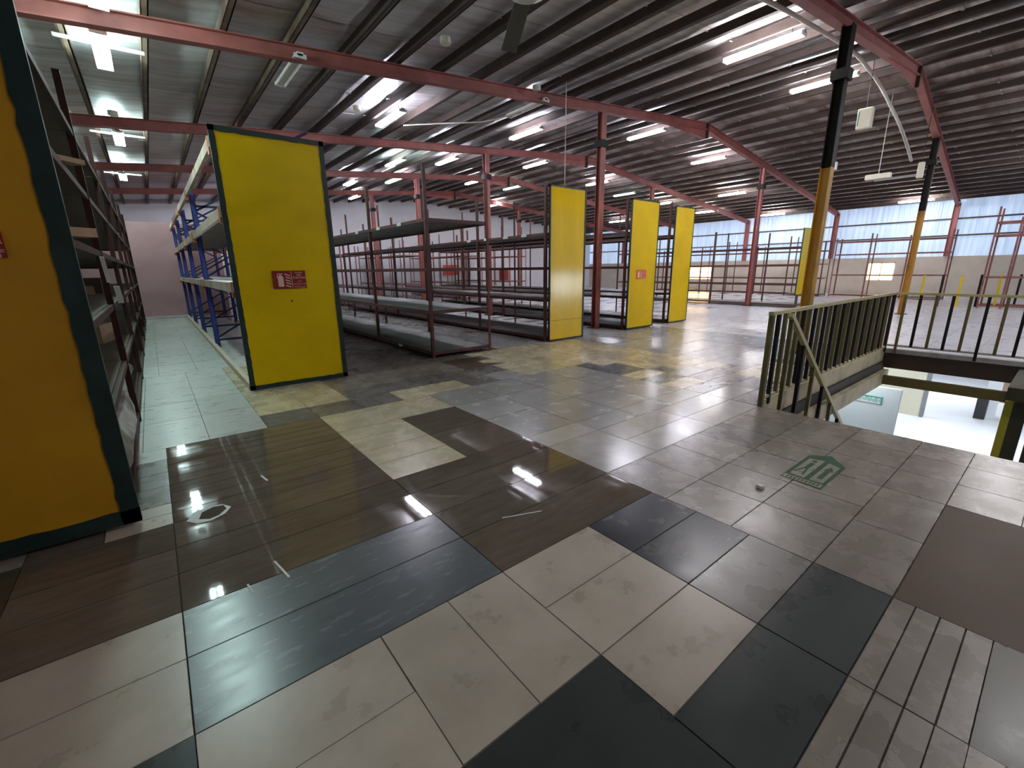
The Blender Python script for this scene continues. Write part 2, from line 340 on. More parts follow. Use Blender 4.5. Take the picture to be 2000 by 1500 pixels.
def shown(x, y):                                   # rough size in view, to pick the 300 largest tiles
    v = ROT.transposed() @ (Vector((x, y, 0))-cam.location)
    if v.z > -0.1: return -1
    px, py = v.x/-v.z*0.862, v.y/-v.z*0.862
    if abs(px) > 1.03 or abs(py) > 0.79: return -1
    return 1/(-v.z)**3
out.sort(key=lambda r: -shown((r[0]+r[2])/2, (r[1]+r[3])/2)*(r[2]-r[0])*(r[3]-r[1]) if shown((r[0]+r[2])/2, (r[1]+r[3])/2) > 0 else 1)
cache = {}
for x0, y0, x1, y1, t in out[:298]:
    g = 0.0013; w, h = round(x1-x0-2*g, 3), round(y1-y0-2*g, 3)
    if (w, h) not in cache:
        c = 0.0015
        b = MB(); b.hexa([(-w/2, -h/2, -0.008), (w/2, -h/2, -0.008), (w/2, h/2, -0.008), (-w/2, h/2, -0.008), (-w/2+c, -h/2+c, 0), (w/2-c, -h/2+c, 0), (w/2-c, h/2-c, 0), (-w/2+c, h/2-c, 0)])
        cache[(w, h)] = b.mesh('tile', T['G'])
    o = link('tile', cache[(w, h)], floor, ((x0+x1)/2, (y0+y1)/2, random.uniform(-0.0006, 0.0006)),
             (random.uniform(-1, 1)*0.0012, random.uniform(-1, 1)*0.0012, 0))
    o.material_slots[0].link = 'OBJECT'; o.material_slots[0].material = T[t]
keys = sorted(T); mb = MB()
for x0, y0, x1, y1, t in out[298:]:
    mb.box(x0+.0009, y0+.0009, -0.0085, x1-.0009, y1-.0009, random.uniform(-0.0001, 0.0001), keys.index(t))
mb.build('tile', [T[k] for k in keys], floor, kind='stuff')

# broken patch, paint streaks and marks in the floor
def disc(pts, z0, z1, m, name, parent, **k):
    b = MB(); b.prism(pts, 'z', z0, z1); return b.build(name, m, parent, **k)
hx, hy = 0.0, 0.0
disc([(-.07, 3.02), (-.03, 3.11), (.04, 3.14), (.12, 3.12), (.16, 3.05), (.12, 2.98), (.05, 2.94), (-.02, 2.95)], 0.0006, 0.0022, M['plaster'], 'broken_plaster', floor)
disc([(-.01, 3.0), (.01, 3.08), (.07, 3.115), (.125, 3.10), (.135, 3.04), (.09, 2.98), (.04, 2.965)], 0.0018, 0.0028, M['dirt'], 'exposed_screed', floor)
for a, b_, w in (((.39, 3.42), (.41, 3.30), .012), ((.255, 2.28), (.285, 2.1), .01), ((1.39, 1.86), (1.62, 1.77), .008), ((.12, 2.17), (.13, 2.09), .008)):
    MB().bar((a[0], a[1], 0.0012), (b_[0], b_[1], 0.0012), w, 0.001).build('paint_streak', M['paper'], floor)

# ------------------------------------------------------------------ walls
b = MB()
b.box(XL-.2, YF, -.2, XL, YB, 4.3); struct(b.build('wall_left', M['wallw']))
b = MB(); prof = [(XL, -.2), (XR, -.2), (XR, zr(XR)+.3), (RIDGE, zr(RIDGE)+.3), (XL, zr(XL)+.3)]
b.prism(prof, 'y', YB, YB+.2); struct(b.build('wall_back', M['wallw']))
b = MB(); b.box(XL, YF-.2, -.2, XR, YF, 0); b.box(XL, YF-.2, 0, 18.3, YF, 1.75); b.box(21.2, YF-.2, 0, XR, YF, 1.75); b.box(18.3, YF-.2, 1.1, 21.2, YF, 1.75); b.box(19.9, YF-.2, 0, 20.3, YF, 1.1); b.prism([(XL, 1.75), (9, 1.75), (9, zr(9)+.3), (XL, zr(XL)+.3)], 'y', YF-.2, YF)
wf = struct(b.build('wall_front', M['beige']))
MB().box(18.3, YF-.12, .02, 19.9, YF-.1, 1.1).build('pane', M['lglass'], wf); MB().box(20.3, YF-.12, .02, 21.2, YF-.1, 1.1).build('pane', M['lglass'], wf)
WZ = 1.75
wins = [(5.65, 6.75, .66, 1.52), (14.75, 16.35, .63, 1.48)]
b = MB(); y = YF
for w in wins:
    b.box(XR, y, -.2, XR+.2, w[0], WZ); b.box(XR, w[0], -.2, XR+.2, w[1], w[2]); b.box(XR, w[0], w[3], XR+.2, w[1], WZ); y = w[1]
b.box(XR, y, -.2, XR+.2, YB, WZ)
wr = struct(b.build('wall_right', M['beige']))
for i, w in enumerate(wins):
    g = bpy.data.objects.new('window_%d' % (i+1), None); COL.objects.link(g); struct(g); g.location = (XR+.06, w[0], w[2])
    W_, H_ = w[1]-w[0], w[3]-w[2]; b = MB()
    for a in ((0, 0, W_, .05), (0, H_-.05, W_, H_), (0, 0, .05, H_), (W_-.05, 0, W_, H_), (W_/2-.02, 0, W_/2+.02, H_)): b.box(0, a[0], a[1], .05, a[2], a[3])
    b.build('window_frame', M['white'], g)
    for k in (0, 1): MB().box(.02, .05+k*(W_/2-.03), .05, .03, W_/2-.02+k*(W_/2-.03), H_-.05).build('pane', M['glass'], g)
# corrugated translucent sheets above the block wall
sheet_me = {}
def corr(w, h):
    b = MB(); n = int(w/0.05); pr = []
    for i in range(n+1): pr.append((i*w/n, 0.03 if i % 4 in (1, 2) else 0.0))
    base = 0
    for i, (yy, xx) in enumerate(pr): b.v += [(xx, yy, 0), (xx, yy, h)]
    for i in range(n): b.f.append((i*2, i*2+2, i*2+3, i*2+1)); b.m.append(0)
    return b.mesh('wall_sheet', M['sheet'])
sm = corr(1.0, zr(XR)+.22-WZ); sheet_front = corr(1.0, 3.6)
yy = YF
while yy < YB-.01:
    link('wall_sheet', sm, wr, (XR+.08, yy, WZ)); yy += 1.0 if yy+1 <= YB else .5
for i in range(19): link('wall_sheet', sheet_front, wf, (9+i*1.0, YF-.08, 1.75), (0, 0, -math.pi/2))
MB().prism([(9, 1.75), (XR, 1.75), (XR, zr(XR)+.3), (RIDGE, zr(RIDGE)+.3), (9, zr(9)+.3)], 'y', YF-.24, YF-.2).build('wall_backing', M['sheetout'], wf)
MB().box(XR+.16, YF, WZ, XR+.2, YB, zr(XR)+.3).build('wall_backing', M['sheetout'], wr)
for z in (2.6, 3.3): MB().box(XR-.02, YF, z, XR+.07, YB, z+.06).build('girt', M['purlin'], wr)
# pink room in the rear left corner
b = MB(); b.box(XL, 18.6, -.2, 2.05, 18.75, 2.98); b.box(1.9, 18.75, -.2, 2.05, YB, 2.98); b.box(XL, 18.75, 2.9, 1.9, YB, 2.98)
struct(b.build('wall_rear', M['pink']))
struct(MB().box(XL, 18.15, -.009, .9, 18.6, .06).build('trim_1', M['kerb']))

# ------------------------------------------------------------------ roof
ZP = 0.13
def roofpoly(off, x0=XL-.2, x1=XR+.2): return [(x0, zr(x0)+off), (RIDGE, zr(RIDGE)+off), (x1, zr(x1)+off)]
lo = roofpoly(ZP+.06); hi = roofpoly(ZP+.1)
b = MB(); b.prism(lo+hi[::-1], 'y', YF-.2, YB+.2)
ceil = struct(b.build('ceiling', M['sheetout']))
def blanket(side, y0, w):
    xs = []
    x = XL if side == 0 else RIDGE; xe = RIDGE if side == 0 else XR
    while x < xe-.01: xs.append(x); x += 0.192
    xs.append(xe); b = MB(); ny = 4
    for i, x in enumerate(xs):
        ph = ((x-1.18)/0.77) % 1.0
        for j in range(ny+1):
            yl = y0+w*j/ny
            sag = 0.022*math.sin(math.pi*ph)+0.012*math.sin(yl*9+x*1.3)*math.sin(math.pi*ph)+0.008*math.sin(yl*23+x)
            if j in (0, ny): sag -= 0.01
            b.v.append((x, yl, zr(x)+ZP+.035-sag))
    for i in range(len(xs)-1):
        for j in range(ny):
            q = i*(ny+1)+j; b.f.append((q, q+1, q+ny+2, q+ny+1)); b.m.append(0)
    return b
y = YF; k = 0
while y < YB-.05:
    for s in (0, 1): blanket(s, y+.006, min(1.19, YB-y)).build('insulation_strip', M['foil'] if s == 0 else M['foil2'], ceil, smooth=True)
    y += 1.2; k += 1
random.seed(3); b = MB(); y = YF+1.2
while y < YB-.5:
    x = XL+.3
    while x < XR-.5:
        if random.random() < 0.5:
            x1 = x+random.uniform(.2, .62)
            if not (x < RIDGE < x1):
                z0, z1 = zr(x)+ZP-.012, zr(x1)+ZP-.012; w = random.uniform(.006, .02)
                b.hexa([(x, y-w, z0-.006), (x1, y-w, z1-.006), (x1, y+w, z1-.006), (x, y+w, z0-.006), (x, y-w, z0), (x1, y-w, z1), (x1, y+w, z1), (x, y+w, z0)])
        x += .77
    y += 1.2
b.build('seam_tape', M['tape'], ceil, kind='stuff')
px = 1.18-0.77*7; n = 0
while px < XR-.1:
    z = zr(px); w = .07; t = .014
    if abs(px-RIDGE) > .05:
        b = MB(); s = 1 if px < RIDGE else -1; zt = z+ZP
        b.box(px-t/2, YF, z, px+t/2, YB, zt); b.box(px, YF, z, px+w, YB, z+t); b.box(px, YF, zt-t, px+w, YB, zt); b.box(px+w-t, YF, z, px+w, YB, z+.025)
        b.build('purlin', M['purlin_lit'] if px < 2.2 else M['purlin'], ceil)
    px += .77; n += 1

# ------------------------------------------------------------------ portal frames
def ibeam(p0, p1, d, fw, m, name, parent, th=.014):
    # p0,p1: top centre points; depth d below
    a, c = Vector(p0), Vector(p1); b = MB(); dn = Vector((0, 0, -1))
    s = (c-a).cross(Vector((0, 0, 1))).normalized()
    def slab(o0, o1, hw):
        b.hexa([a-s*hw+dn*o1, a+s*hw+dn*o1, c+s*hw+dn*o1, c-s*hw+dn*o1, a-s*hw+dn*o0, a+s*hw+dn*o0, c+s*hw+dn*o0, c-s*hw+dn*o0])
    slab(0, th, fw/2); slab(d-th, d, fw/2); slab(th, d-th, .006)
    return b.build(name, m, parent)
def icol(x, y, z0, z1, d, fw, m, parent, name='column', ang=0):
    b = MB(); th = .012
    b.box(-fw/2, -d/2, 0, fw/2, -d/2+th, z1-z0); b.box(-fw/2, d/2-th, 0, fw/2, d/2, z1-z0); b.box(-.005, -d/2, 0, .005, d/2, z1-z0)
    return b.build(name, m, parent, loc=(x, y, z0), rot=(0, 0, ang))
desc = ['nearest red steel roof frame, crossing the top right corner above the stairs',
        'second red steel roof frame, running over the first yellow panel from the top left corner',
        'third red steel roof frame back, passing behind the top of the tall yellow panels',
        'fourth red steel roof frame back, seen above the open brown racks',
        'farthest red steel roof frame, just before the white gable wall']
PX1, PX2, CW = 8.36, 17.15, .14
for k, y in enumerate(FY):
    t = thing('portal_frame', desc[k], 'roof frame', (XL, y, 0), 'red steel portal frames')
    ye = y+1.1
    def L(p): return (p[0]-XL, p[1]-y, p[2])
    ibeam(L((XL, y, zr(XL))), L((RIDGE-.1, y, zr(RIDGE-.1))), .18, .13, M['red'], 'rafter', t)
    ibeam(L((RIDGE-.1, y, zr(RIDGE-.1))), L((XR, ye, zr(XR))), .2, .13, M['red'], 'rafter', t)
    b = MB(); b.hexa([L((RIDGE-.13, y-.065, 4.86)), L((RIDGE-.07, y-.065, 4.86)), L((RIDGE-.07, y+.065, 4.86)), L((RIDGE-.13, y+.065, 4.86)), L((RIDGE-.13, y-.065, 5.24)), L((RIDGE-.07, y-.065, 5.24)), L((RIDGE-.07, y+.065, 5.24)), L((RIDGE-.13, y+.065, 5.24))]); b.build('ridge_plate', M['dbrown'], t)
    b = MB(); b.hexa([L((RIDGE-2.2, y-.006, zr(RIDGE-2.2)-.18)), L((RIDGE-.1, y-.006, 4.86)), L((RIDGE-.1, y+.006, 4.86)), L((RIDGE-2.2, y+.006, zr(RIDGE-2.2)-.18)), L((RIDGE-2.2, y-.006, zr(RIDGE-2.2)-.17)), L((RIDGE-.1, y-.006, 5.1)), L((RIDGE-.1, y+.006, 5.1)), L((RIDGE-2.2, y+.006, zr(RIDGE-2.2)-.17))]); b.build('haunch', M['red'], t)
    for x in (PX1, PX2):
        yc = (y-.09 if k == 0 else y) if x == PX1 else y+.3
        zt = zr(x)-.18
        if k == 0:
            icol(x-XL, yc-y, 0, 2.86, CW, .15, M['ypost'], t).__setitem__('label', 'lower half painted yellow')
            icol(x-XL, yc-y, 2.86, zt, CW, .15, M['black'], t).__setitem__('label', 'upper half painted black')
        else:
            icol(x-XL, yc-y, 0, zt, CW, .15, M['red' if k > 1 else 'red'], t)
        MB().box(-.11, -.11, 0, .11, .11, .14).build('column_collar', M['black'], t, loc=(x-XL, yc-y, 4.02))
        MB().box(-.13, -.13, 0, .13, .13, .015).build('base_plate', M['dbrown'], t, loc=(x-XL, yc-y, 0))
    icol(XR-.12-XL, ye-y, WZ, zr(XR)-.05, .2, .15, M['red'], t)

# ------------------------------------------------------------------ fluorescent fittings
def fixture_parts(t, tube, length, bar):
    L_ = length
    MB().prism([(-.03, .005), (-.045, .05), (.045, .05), (.03, .005)], 'y', -L_/2, L_/2).build('batten', M['white'], t)
    for s in (-1, 1): MB().tube([(s*.062, -L_/2+.03, .0), (s*.062, L_/2-.03, .0)], .019, 8).build('tube', tube, t, smooth=False)
    for s in (-1, 1): MB().box(-.08, s*(L_/2-.012)-.012, -.022, .08, s*(L_/2-.012)+.012, .03).build('end_cap', M['white'], t)
    for s in (-1, 1): MB().tube([(0, s*L_*.35, .045), (0, s*L_*.35, .13)], .004, 5).build('hanger', M['wire'], t)
    if bar: MB().box(-.42, -.02, .06, .42, .02, .09).build('cross_bar', M['white'], t)
lights = [
 (0.0, 8.0, 'g', 'bright greenish fluorescent light below the second roof frame, top left'),
 (0.05, 6.2, 'g', 'fluorescent light cut by the top edge of the photo, far left'),
 (-.02, 12.6, 'g', 'small greenish fluorescent light between second and third frames, above the left aisle'),
 (-.12, 17.2, 'g', 'fluorescent light on a long white bar above the pink wall'),
 (4.37, 9.4, 'w', 'violet-white fluorescent light right of the first yellow panel, high up'),
 (8.0, 9.4, 'w', 'fluorescent light left of the second steel column, under the unlit lamp'),
 (11.45, 8.3, 'w', 'wide fluorescent light just right of the red column, below the second frame'),
 (8.1, 3.8, 'n', 'largest and nearest fluorescent light, top right left of the yellow and black column'),
 (11.3, 4.0, 'n', 'fluorescent light partly hidden behind the black column top'),
 (6.39, 13.6, 'g', 'greenish fluorescent light above the open brown rack, left of its neighbour'),
 (7.83, 13.0, 'w', 'fluorescent light above the open brown rack, beside the greenish one'),
 (11.33, 12.8, 'w', 'fluorescent light above the gap left of the second yellow panel'),
 (11.33, 16.7, 'n', 'small fluorescent light behind the red column in the middle distance'),
 (6.38, 17.5, 'w', 'small far fluorescent light just right of the first yellow panel'),
 (7.76, 16.8, 'w', 'small far fluorescent light above the left end of the brown rack'),
 (15.45, 13.5, 'w', 'fluorescent light split by the red column above the second yellow panel'),
 (15.4, 8.6, 'w', 'violet fluorescent light above and right of the fourth yellow panel'),
 (20.5, 10.2, 'n', 'fluorescent light below the violet one, left of the slender red column'),
 (26.1, 10.7, 'n', 'fluorescent light touching the slender red column near the blue wall'),
 (26.1, 5.0, 'n', 'fluorescent light beside the far yellow column near the blue wall'),
 (23.5, 18.8, 'w', 'tiny fluorescent light seen between second and third yellow panels'),
 (20.5, 13.7, 'n', 'tiny fluorescent light just right of the third yellow panel top'),
 (23.6, 13.0, 'n', 'tiny fluorescent light just right of the fourth yellow panel top'),
 (4.4, -1.0, 'n', 'added fluorescent light behind the camera, outside the photo'),  # this and the next: unseen lights added to brighten the foreground
 (8.1, -1.0, 'n', 'added fluorescent light over the stair opening, outside the photo'),
 (8.0, 21.6, 'w', 'tiny fluorescent light farthest back, above the pale rack frames before the gable'),
 (3.6, 21.8, 'w', 'tiny fluorescent light farthest back on the left, hidden by the first yellow panel'),
 (15.0, 0.0, 'n', 'added fluorescent light right of the stair opening, outside the photo'),  # this and the next: unseen lights added for more light at right
 (20.5, 0.5, 'n', 'added fluorescent light far right of the stair opening, outside the photo'),
 (15.66, 21.1, 'w', 'tiny fluorescent light behind the tall rack left of the second yellow panel'),
]
for x, y, c, lab in lights:
    z = zr(x)-.15
    t = thing('fluorescent_light', lab, 'ceiling light', (x, y, z), 'lit fluorescent lights under the roof')
    fixture_parts(t, M[{'g': 'tube_g', 'w': 'tube_w', 'n': 'tube'}[c]], 1.2, x < 1)
for x, y, m, lab in ((2.08, 7.72, 'tube_off', 'unlit white batten light under the second roof frame, upper left'), (6.62, 7.76, 'tube_off', 'unlit cream batten light above the violet light, top centre'),
                     (17.8, 13.9, 'tube_dim', 'dim green fluorescent light between second and third yellow panels'), (13.7, 17.1, 'tube_dim', 'dim green fluorescent light far back above the racks'),
                     (21.4, 4.8, 'tube_off', 'unlit lilac batten light near the far yellow column')):
    t = thing('batten_light', lab, 'ceiling light', (x, y, zr(x)-.15), 'dim or unlit batten lights'); fixture_parts(t, M[m], 1.2, False)

# ------------------------------------------------------------------ storage racks
def lprof(x, y, sx, sy, w=.045, t=.004):
    b = MB(); return b.box(min(x, x+sx*w), min(y, y+sy*t), 0, max(x, x+sx*w), max(y, y+sy*t), 1), b
cacheR = {}
def upright_mesh(h, m, w=.048):
    k = ('u', h, m.name, w)
    if k not in cacheR:
        b = MB(); t = .005; b.box(0, 0, 0, w, t, h); b.box(0, 0, 0, t, w, h); cacheR[k] = b.mesh('upright', m)
    return cacheR[k]
def simple_rack(label, x0, x1, y0, pitch, bays, levels, H, m, group='brown shelving racks', name='shelving_rack', deckset=None, beam=.05, hs=None, uw=.048, dm=None):
    t = thing(name, label, 'rack', (x0, y0, 0), group); w = x1-x0; L_ = pitch*bays
    for i in range(bays+1):
        y = min(i*pitch, L_)
        h = H if hs is None else hs[i % len(hs)]
        link('upright', upright_mesh(h, m, uw), t, (0, y-(.02 if 0 < i < bays else 0), 0), (0, 0, 0) if i < bays else (0, 0, -math.pi/2))
        link('upright', upright_mesh(h, m, uw), t, (w, y-(.02 if 0 < i < bays else 0), 0), (0, 0, math.pi/2) if i < bays else (0, 0, math.pi))
    for j, z in enumerate(levels):
        zb = z
        for x in (0.006, w-.006-.03): MB().box(x, .006, zb-beam, x+.03, L_-.006, zb).build('long_beam', m, t)
        for y in (0.006, L_-.036): MB().box(.036, y, zb-beam, w-.036, y+.03, zb).build('end_beam', m, t)
        for i in range(bays):
            if deckset and (i, j) not in deckset: continue
            MB().box(.04, i*pitch+.01, zb-.012, w-.04, (i+1)*pitch-.01, zb+.004).build('shelf_deck', dm or M['deck'], t)
    return t
LV = (.10, .78, 1.45, 2.2)
simple_rack('open brown rack without end panel, right of the first yellow panel', 3.45, 4.64, 6.45, 2.3, 5, LV, 2.97, M['brown'])
simple_rack('brown rack behind the second yellow panel', 5.97, 7.08, 6.45, 2.3, 5, (.10, .84, 1.45, 2.08), 2.97, M['brown'])
simple_rack('brown rack behind the third yellow panel with a fire sign', 8.5, 9.64, 6.52, 2.3, 5, LV, 2.95, M['brown'])
simple_rack('brown rack behind the fourth yellow panel', 10.28, 11.24, 6.58, 2.3, 5, LV, 2.95, M['brown'])
simple_rack('long low-decked rack ending at the narrow far yellow panel', 17.27, 18.3, 5.955, 1.55, 5, (.12, .8, 1.45, 2.05), 2.6, M['brown'], deckset={(i, j) for i in range(5) for j in (0, 3)}, hs=[2.6, 2.6, 2.7, 2.35, 2.6, 2.6], uw=.06)
k = 0
for x0, lab in ((3.5, 'far rack run behind the open brown rack, seen through its shelves'), (6.2, 'far rack run in line behind the second yellow panel, before the white gable'),
           (9.0, 'far rack run in line behind the third yellow panel, before the gable'), (12.0, 'far rack run between the third and fourth yellow panels, at the back'), (15.0, 'far rack run at the back, right of the fourth yellow panel')):
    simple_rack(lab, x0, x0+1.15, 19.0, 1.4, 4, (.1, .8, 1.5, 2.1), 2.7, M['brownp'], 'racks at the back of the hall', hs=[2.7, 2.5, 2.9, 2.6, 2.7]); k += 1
simple_rack('rack against the blue sheet wall behind the far yellow panel', 24.6, 25.5, 7.6, 1.5, 6, (.1, .85, 1.5, 2.1), 2.5, M['brown'], 'racks along the right wall', deckset={(0, 0)}, hs=[2.5, 2.8, 2.4, 2.7])
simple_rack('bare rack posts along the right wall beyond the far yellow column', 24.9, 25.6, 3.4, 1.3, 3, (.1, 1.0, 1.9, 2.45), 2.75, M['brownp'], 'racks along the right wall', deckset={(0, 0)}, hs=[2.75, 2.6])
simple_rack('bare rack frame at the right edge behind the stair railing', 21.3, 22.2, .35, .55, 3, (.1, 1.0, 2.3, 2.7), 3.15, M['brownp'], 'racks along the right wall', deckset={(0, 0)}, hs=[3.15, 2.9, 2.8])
# leftmost rack with stored clutter
simple_rack('dark brown cluttered rack behind the shaded yellow panel, far left', -1.5, -.30, 3.24, 2.33, 6, (.10, .62, 1.15, 1.62, 2.1, 2.6), 3.05, M['brown_shade'], 'racks beside the left aisle', dm=M['board'])
# blue pallet rack
t = thing('pallet_rack', 'blue pallet rack with cream beams behind the first yellow panel', 'rack', (.74, 6.12, 0))
BY = [0.12, 4.15, 6.95, 9.5, 11.9]; RW = 1.12
for i, y in enumerate(BY):
    for x in (0.0, RW-.08):
        b = MB(); b.box(0, 0, 0, .08, .008, 2.82); b.box(0, 0, 0, .008, .07, 2.82); b.box(.072, 0, 0, .08, .07, 2.82)
        b.build('upright', M['blue' if i else 'navy'], t, loc=(x+.05 if x == 0 else x, y, 0))
        MB().box(-.01, -.01, 0, .09, .09, .03).build('foot_plate', M['orangeb'], t, loc=(x+.05 if x == 0 else x, y, 0))
    zz = .2; s = 0
    while zz < 2.6:
        a = (.12, y+.04, zz); c = (RW-.06, y+.04, zz+.55)
        if s: a, c = (.12, y+.04, zz+.55), (RW-.06, y+.04, zz)
        MB().bar(a, c, .02, .035).build('brace', M['blue' if s else 'navy'], t); zz += .58; s = 1-s
    for z in (.15, 2.6): MB().bar((.12, y+.04, z), (RW-.06, y+.04, z), .02, .04).build('brace', M['navy'], t)
for j, z in enumerate((1.30, 2.14, 2.86)):
    for x in (0.0, RW-.05):
        MB().box(x, 0.05, z-.11, x+.045, 11.98, z).build('cross_beam', M['beam'], t)
    for i, y in enumerate(BY):
        for x in (-.004, RW-.052): MB().box(x, y-.02, z-.17, x+.052, y+.09, z+.01).build('beam_connector', M['orangeb'], t)
    for i in range(4):
        if j < 2: MB().box(.05, BY[i]+.1, z-.03, RW-.06, BY[i+1]-.02, z-.005).build('shelf_board', M['board'] if j else M['paper'], t)
    for i in range(4):
        if j < 2: MB().box(RW-.1, BY[i]+.1, z, RW-.06, BY[i+1]-.02, z+.02).build('rear_lip', M['navy'], t)
MB().box(0, .05, .0, .06, 11.98, .09).build('kick_board', M['beam'], t)
# yellow end panels
def panel(label, x0, x1, y, z0, z1, m, trim=.045, sign=None, seam=None, m2=None):
    t = thing('end_panel', label, 'panel', (x0, y, z0), 'yellow rack end panels'); w, h = x1-x0, z1-z0
    if seam:
        MB().box(trim*.6, 0, trim*.6, w-trim*.6, .018, seam-.002).build('panel_sheet', m, t)
        MB().box(trim*.6, 0, seam+.002, w-trim*.6, .018, h-trim*.6).build('panel_sheet', m, t)
    else: MB().box(trim*.6, 0, trim*.6, w-trim*.6, .018, h-trim*.6).build('panel_sheet', m, t)
    rnd = random.Random(int(x0*100))
    def strip(horizontal, at, length):     # hand-painted trim with an uneven inner edge
        n = max(8, int(length/.06)); b = MB(); inner = []
        for i in range(n+1):
            inner.append(trim*(1+rnd.uniform(-.07, .07)))
        for i in range(n):
            a, c = length*i/n, length*(i+1)/n; p, q = inner[i], inner[i+1]
            if horizontal:
                s = 1 if at == 0 else -1
                P_ = [(a, at), (c, at), (c, at+s*q), (a, at+s*p)]
            else:
                s = 1 if at == 0 else -1
                P_ = [(at, a), (at, c), (at+s*q, c), (at+s*p, a)]
            b.hexa([(u, -.006, v) for u, v in P_]+[(u, .03, v) for u, v in P_])
        return b
    for at in (0, h): strip(True, at, w).build('trim_strip', m2 or M['green'], t)
    for at in (0, w): strip(False, at, h).build('trim_strip', m2 or M['green'], t)
    return t
P0 = panel('nearest yellow end panel, shade in its colour, cut by the left edge of the photo', -2.0, -.27, 3.17, .02, 3.0, M['orange'], .085)
P1 = panel('first bright yellow end panel with fire sign, on the blue rack', .74, 1.92, 6.08, .015, 2.95, M['yellow'], .055)
P2 = panel('second yellow end panel, glossy, beside the open brown rack', 6.03, 7.0, 6.4, .015, 2.92, M['gloss'], .025, seam=.4)
P3 = panel('third yellow end panel with a small faded fire sign', 8.55, 9.6, 6.45, .015, 2.9, M['yellow'], .03, seam=.38)
P4 = panel('fourth yellow end panel, right of the one with the small sign', 10.36, 11.22, 6.5, .015, 2.88, M['yellow'], .025)
P5 = panel('narrow far yellow panel beside the yellow and black column', 16.95, 17.85, 5.915, .46, 2.62, M['yellow'], .012)
# brown holes and screw marks
MB().tube([(1.335, 6.077, 1.07), (1.335, 6.084, 1.07)], .012, 8).build('screw_hole', M['dark'], None)
o = bpy.data.objects['screw_hole']; o.parent = P1; o.matrix_parent_inverse = Matrix.Translation((-.74, -6.08, -.015))

# fire extinguisher signs
def fire_sign(label, x0, x1, z0, z1, y, red, faded=False):
    t = thing('fire_sign', label, 'sign', (x0, y, z0)); w, h = x1-x0, z1-z0
    MB().box(0, -.004, 0, w, 0, h).build('sign_board', red, t)
    k = w/.37; yy = -.0055
    b = MB()                                             # extinguisher body, neck, handle and hose
    b.prism([(.055*k, .12*h), (.115*k, .12*h), (.115*k, .66*h), (.10*k, .73*h), (.07*k, .73*h), (.055*k, .66*h)], 'y', yy, -.004)
    b.prism([(.078*k, .73*h), (.092*k, .73*h), (.092*k, .8*h), (.078*k, .8*h)], 'y', yy, -.004)
    b.prism([(.055*k, .80*h), (.115*k, .80*h), (.115*k, .84*h), (.055*k, .84*h)], 'y', yy, -.004)
    b.prism([(.045*k, .62*h), (.052*k, .62*h), (.062*k, .82*h), (.055*k, .86*h)], 'y', yy, -.004)
    b.build('extinguisher_symbol', M['signw'], t)
    b = MB()
    for i in range(5):                                   # flame strokes
        oz = .80*h-i*.155*h; ox = (.135+.006*(i % 2))*k
        pts = [(ox+.055*k*s_, oz-.10*h*(s_**.7)+.03*h*math.sin(s_*3)) for s_ in (0, .35, .7, 1)]
        b.prism([(p, q+.03*h) for p, q in pts]+[(p, q-.03*h) for p, q in pts[::-1]], 'y', yy, -.004)
    b.build('flame_symbol', M['signw'], t)
    MB().box(.205*k, yy, .05*h, .21*k, -.004, .96*h).build('divider_line', M['signw'], t)
    for txt, zz, sz, wd in (('POWDER', .88, .026, .085), ('FIRE', .74, .03, .05), ('EXTINGUISHER', .60, .032, .145), ('بودرة', .42, .024, .05), ('FOR USE ON A, B, C FIRES', .25, .02, .145), ('طفاية حريق', .11, .03, .12)):
        try: text_mesh(txt, sz*k, M['signw'], 'lettering', t, (.292*k, yy, zz*h), width=wd*k)
        except Exception: pass
    return t
fire_sign('red fire extinguisher sign on the first yellow panel', 1.155, 1.53, 1.22, 1.435, 6.073, M['signred'])
fire_sign('small faded red fire extinguisher sign on the third yellow panel', 8.83, 9.2, 1.17, 1.37, 6.443, M['signred2'])
fire_sign('dark red fire sign at the left edge on the shaded yellow panel', -.88, -.505, 1.50, 1.62, 3.163, M['signred'])

# clutter on the left rack
def crumple(label, name, x0, x1, y0, y1, z0, z1, m, cat, n=7, seed=1, group=None):
    rnd = random.Random(seed); b = MB(); c = Vector(((x0+x1)/2, (y0+y1)/2, (z0+z1)/2)); bm = bmesh.new()
    bmesh.ops.create_icosphere(bm, subdivisions=3, radius=1)
    for v in bm.verts:
        d = v.co.copy(); f = 1+rnd.uniform(-.13, .13)
        q = Vector([math.copysign(abs(k_)**.55, k_) for k_ in d])*f
        v.co = (q.x*(x1-x0)/2, q.y*(y1-y0)/2, max(-1, q.z)*(z1-z0)/2)
    me = bpy.data.meshes.new(name); bm.to_mesh(me); bm.free(); me.materials.append(m)
    o = link(name, me, None, c); tag(o, label, cat, group); return o
crumple('crumpled clear plastic bundle at the foot of the left rack, nearest the shaded yellow panel', 'plastic_bundle', -.95, -.30, 3.45, 5.3, .106, .52, M['plastic'], 'plastic wrap', seed=2)
crumple('smaller crumpled plastic bundle deeper on the bottom shelf of the left rack', 'plastic_bundle', -1.0, -.36, 5.65, 7.5, .106, .46, M['plastic'], 'plastic wrap', seed=4)
def item(name, label, cat, a, c, w, h, m, group=None): return tag(MB().bar(a, c, w, h).build(name, m), label, cat, group)
rnd = random.Random(5)
item('wooden_plank', 'pale plank poking out of the top shelf of the left rack', 'plank', (-.75, 3.7, 2.12), (-.24, 4.2, 2.12), .10, .03, M['card'])
item('cardboard_flap', 'brown cardboard flap on the eye-level shelf of the left rack', 'cardboard', (-.62, 3.45, 1.655), (-.24, 3.72, 1.655), .14, .05, M['card'])
item('wooden_plank', 'thin leaning plank high in the left rack', 'plank', (-.45, 4.6, 2.13), (-.37, 5.8, 2.13), .06, .02, M['card'])
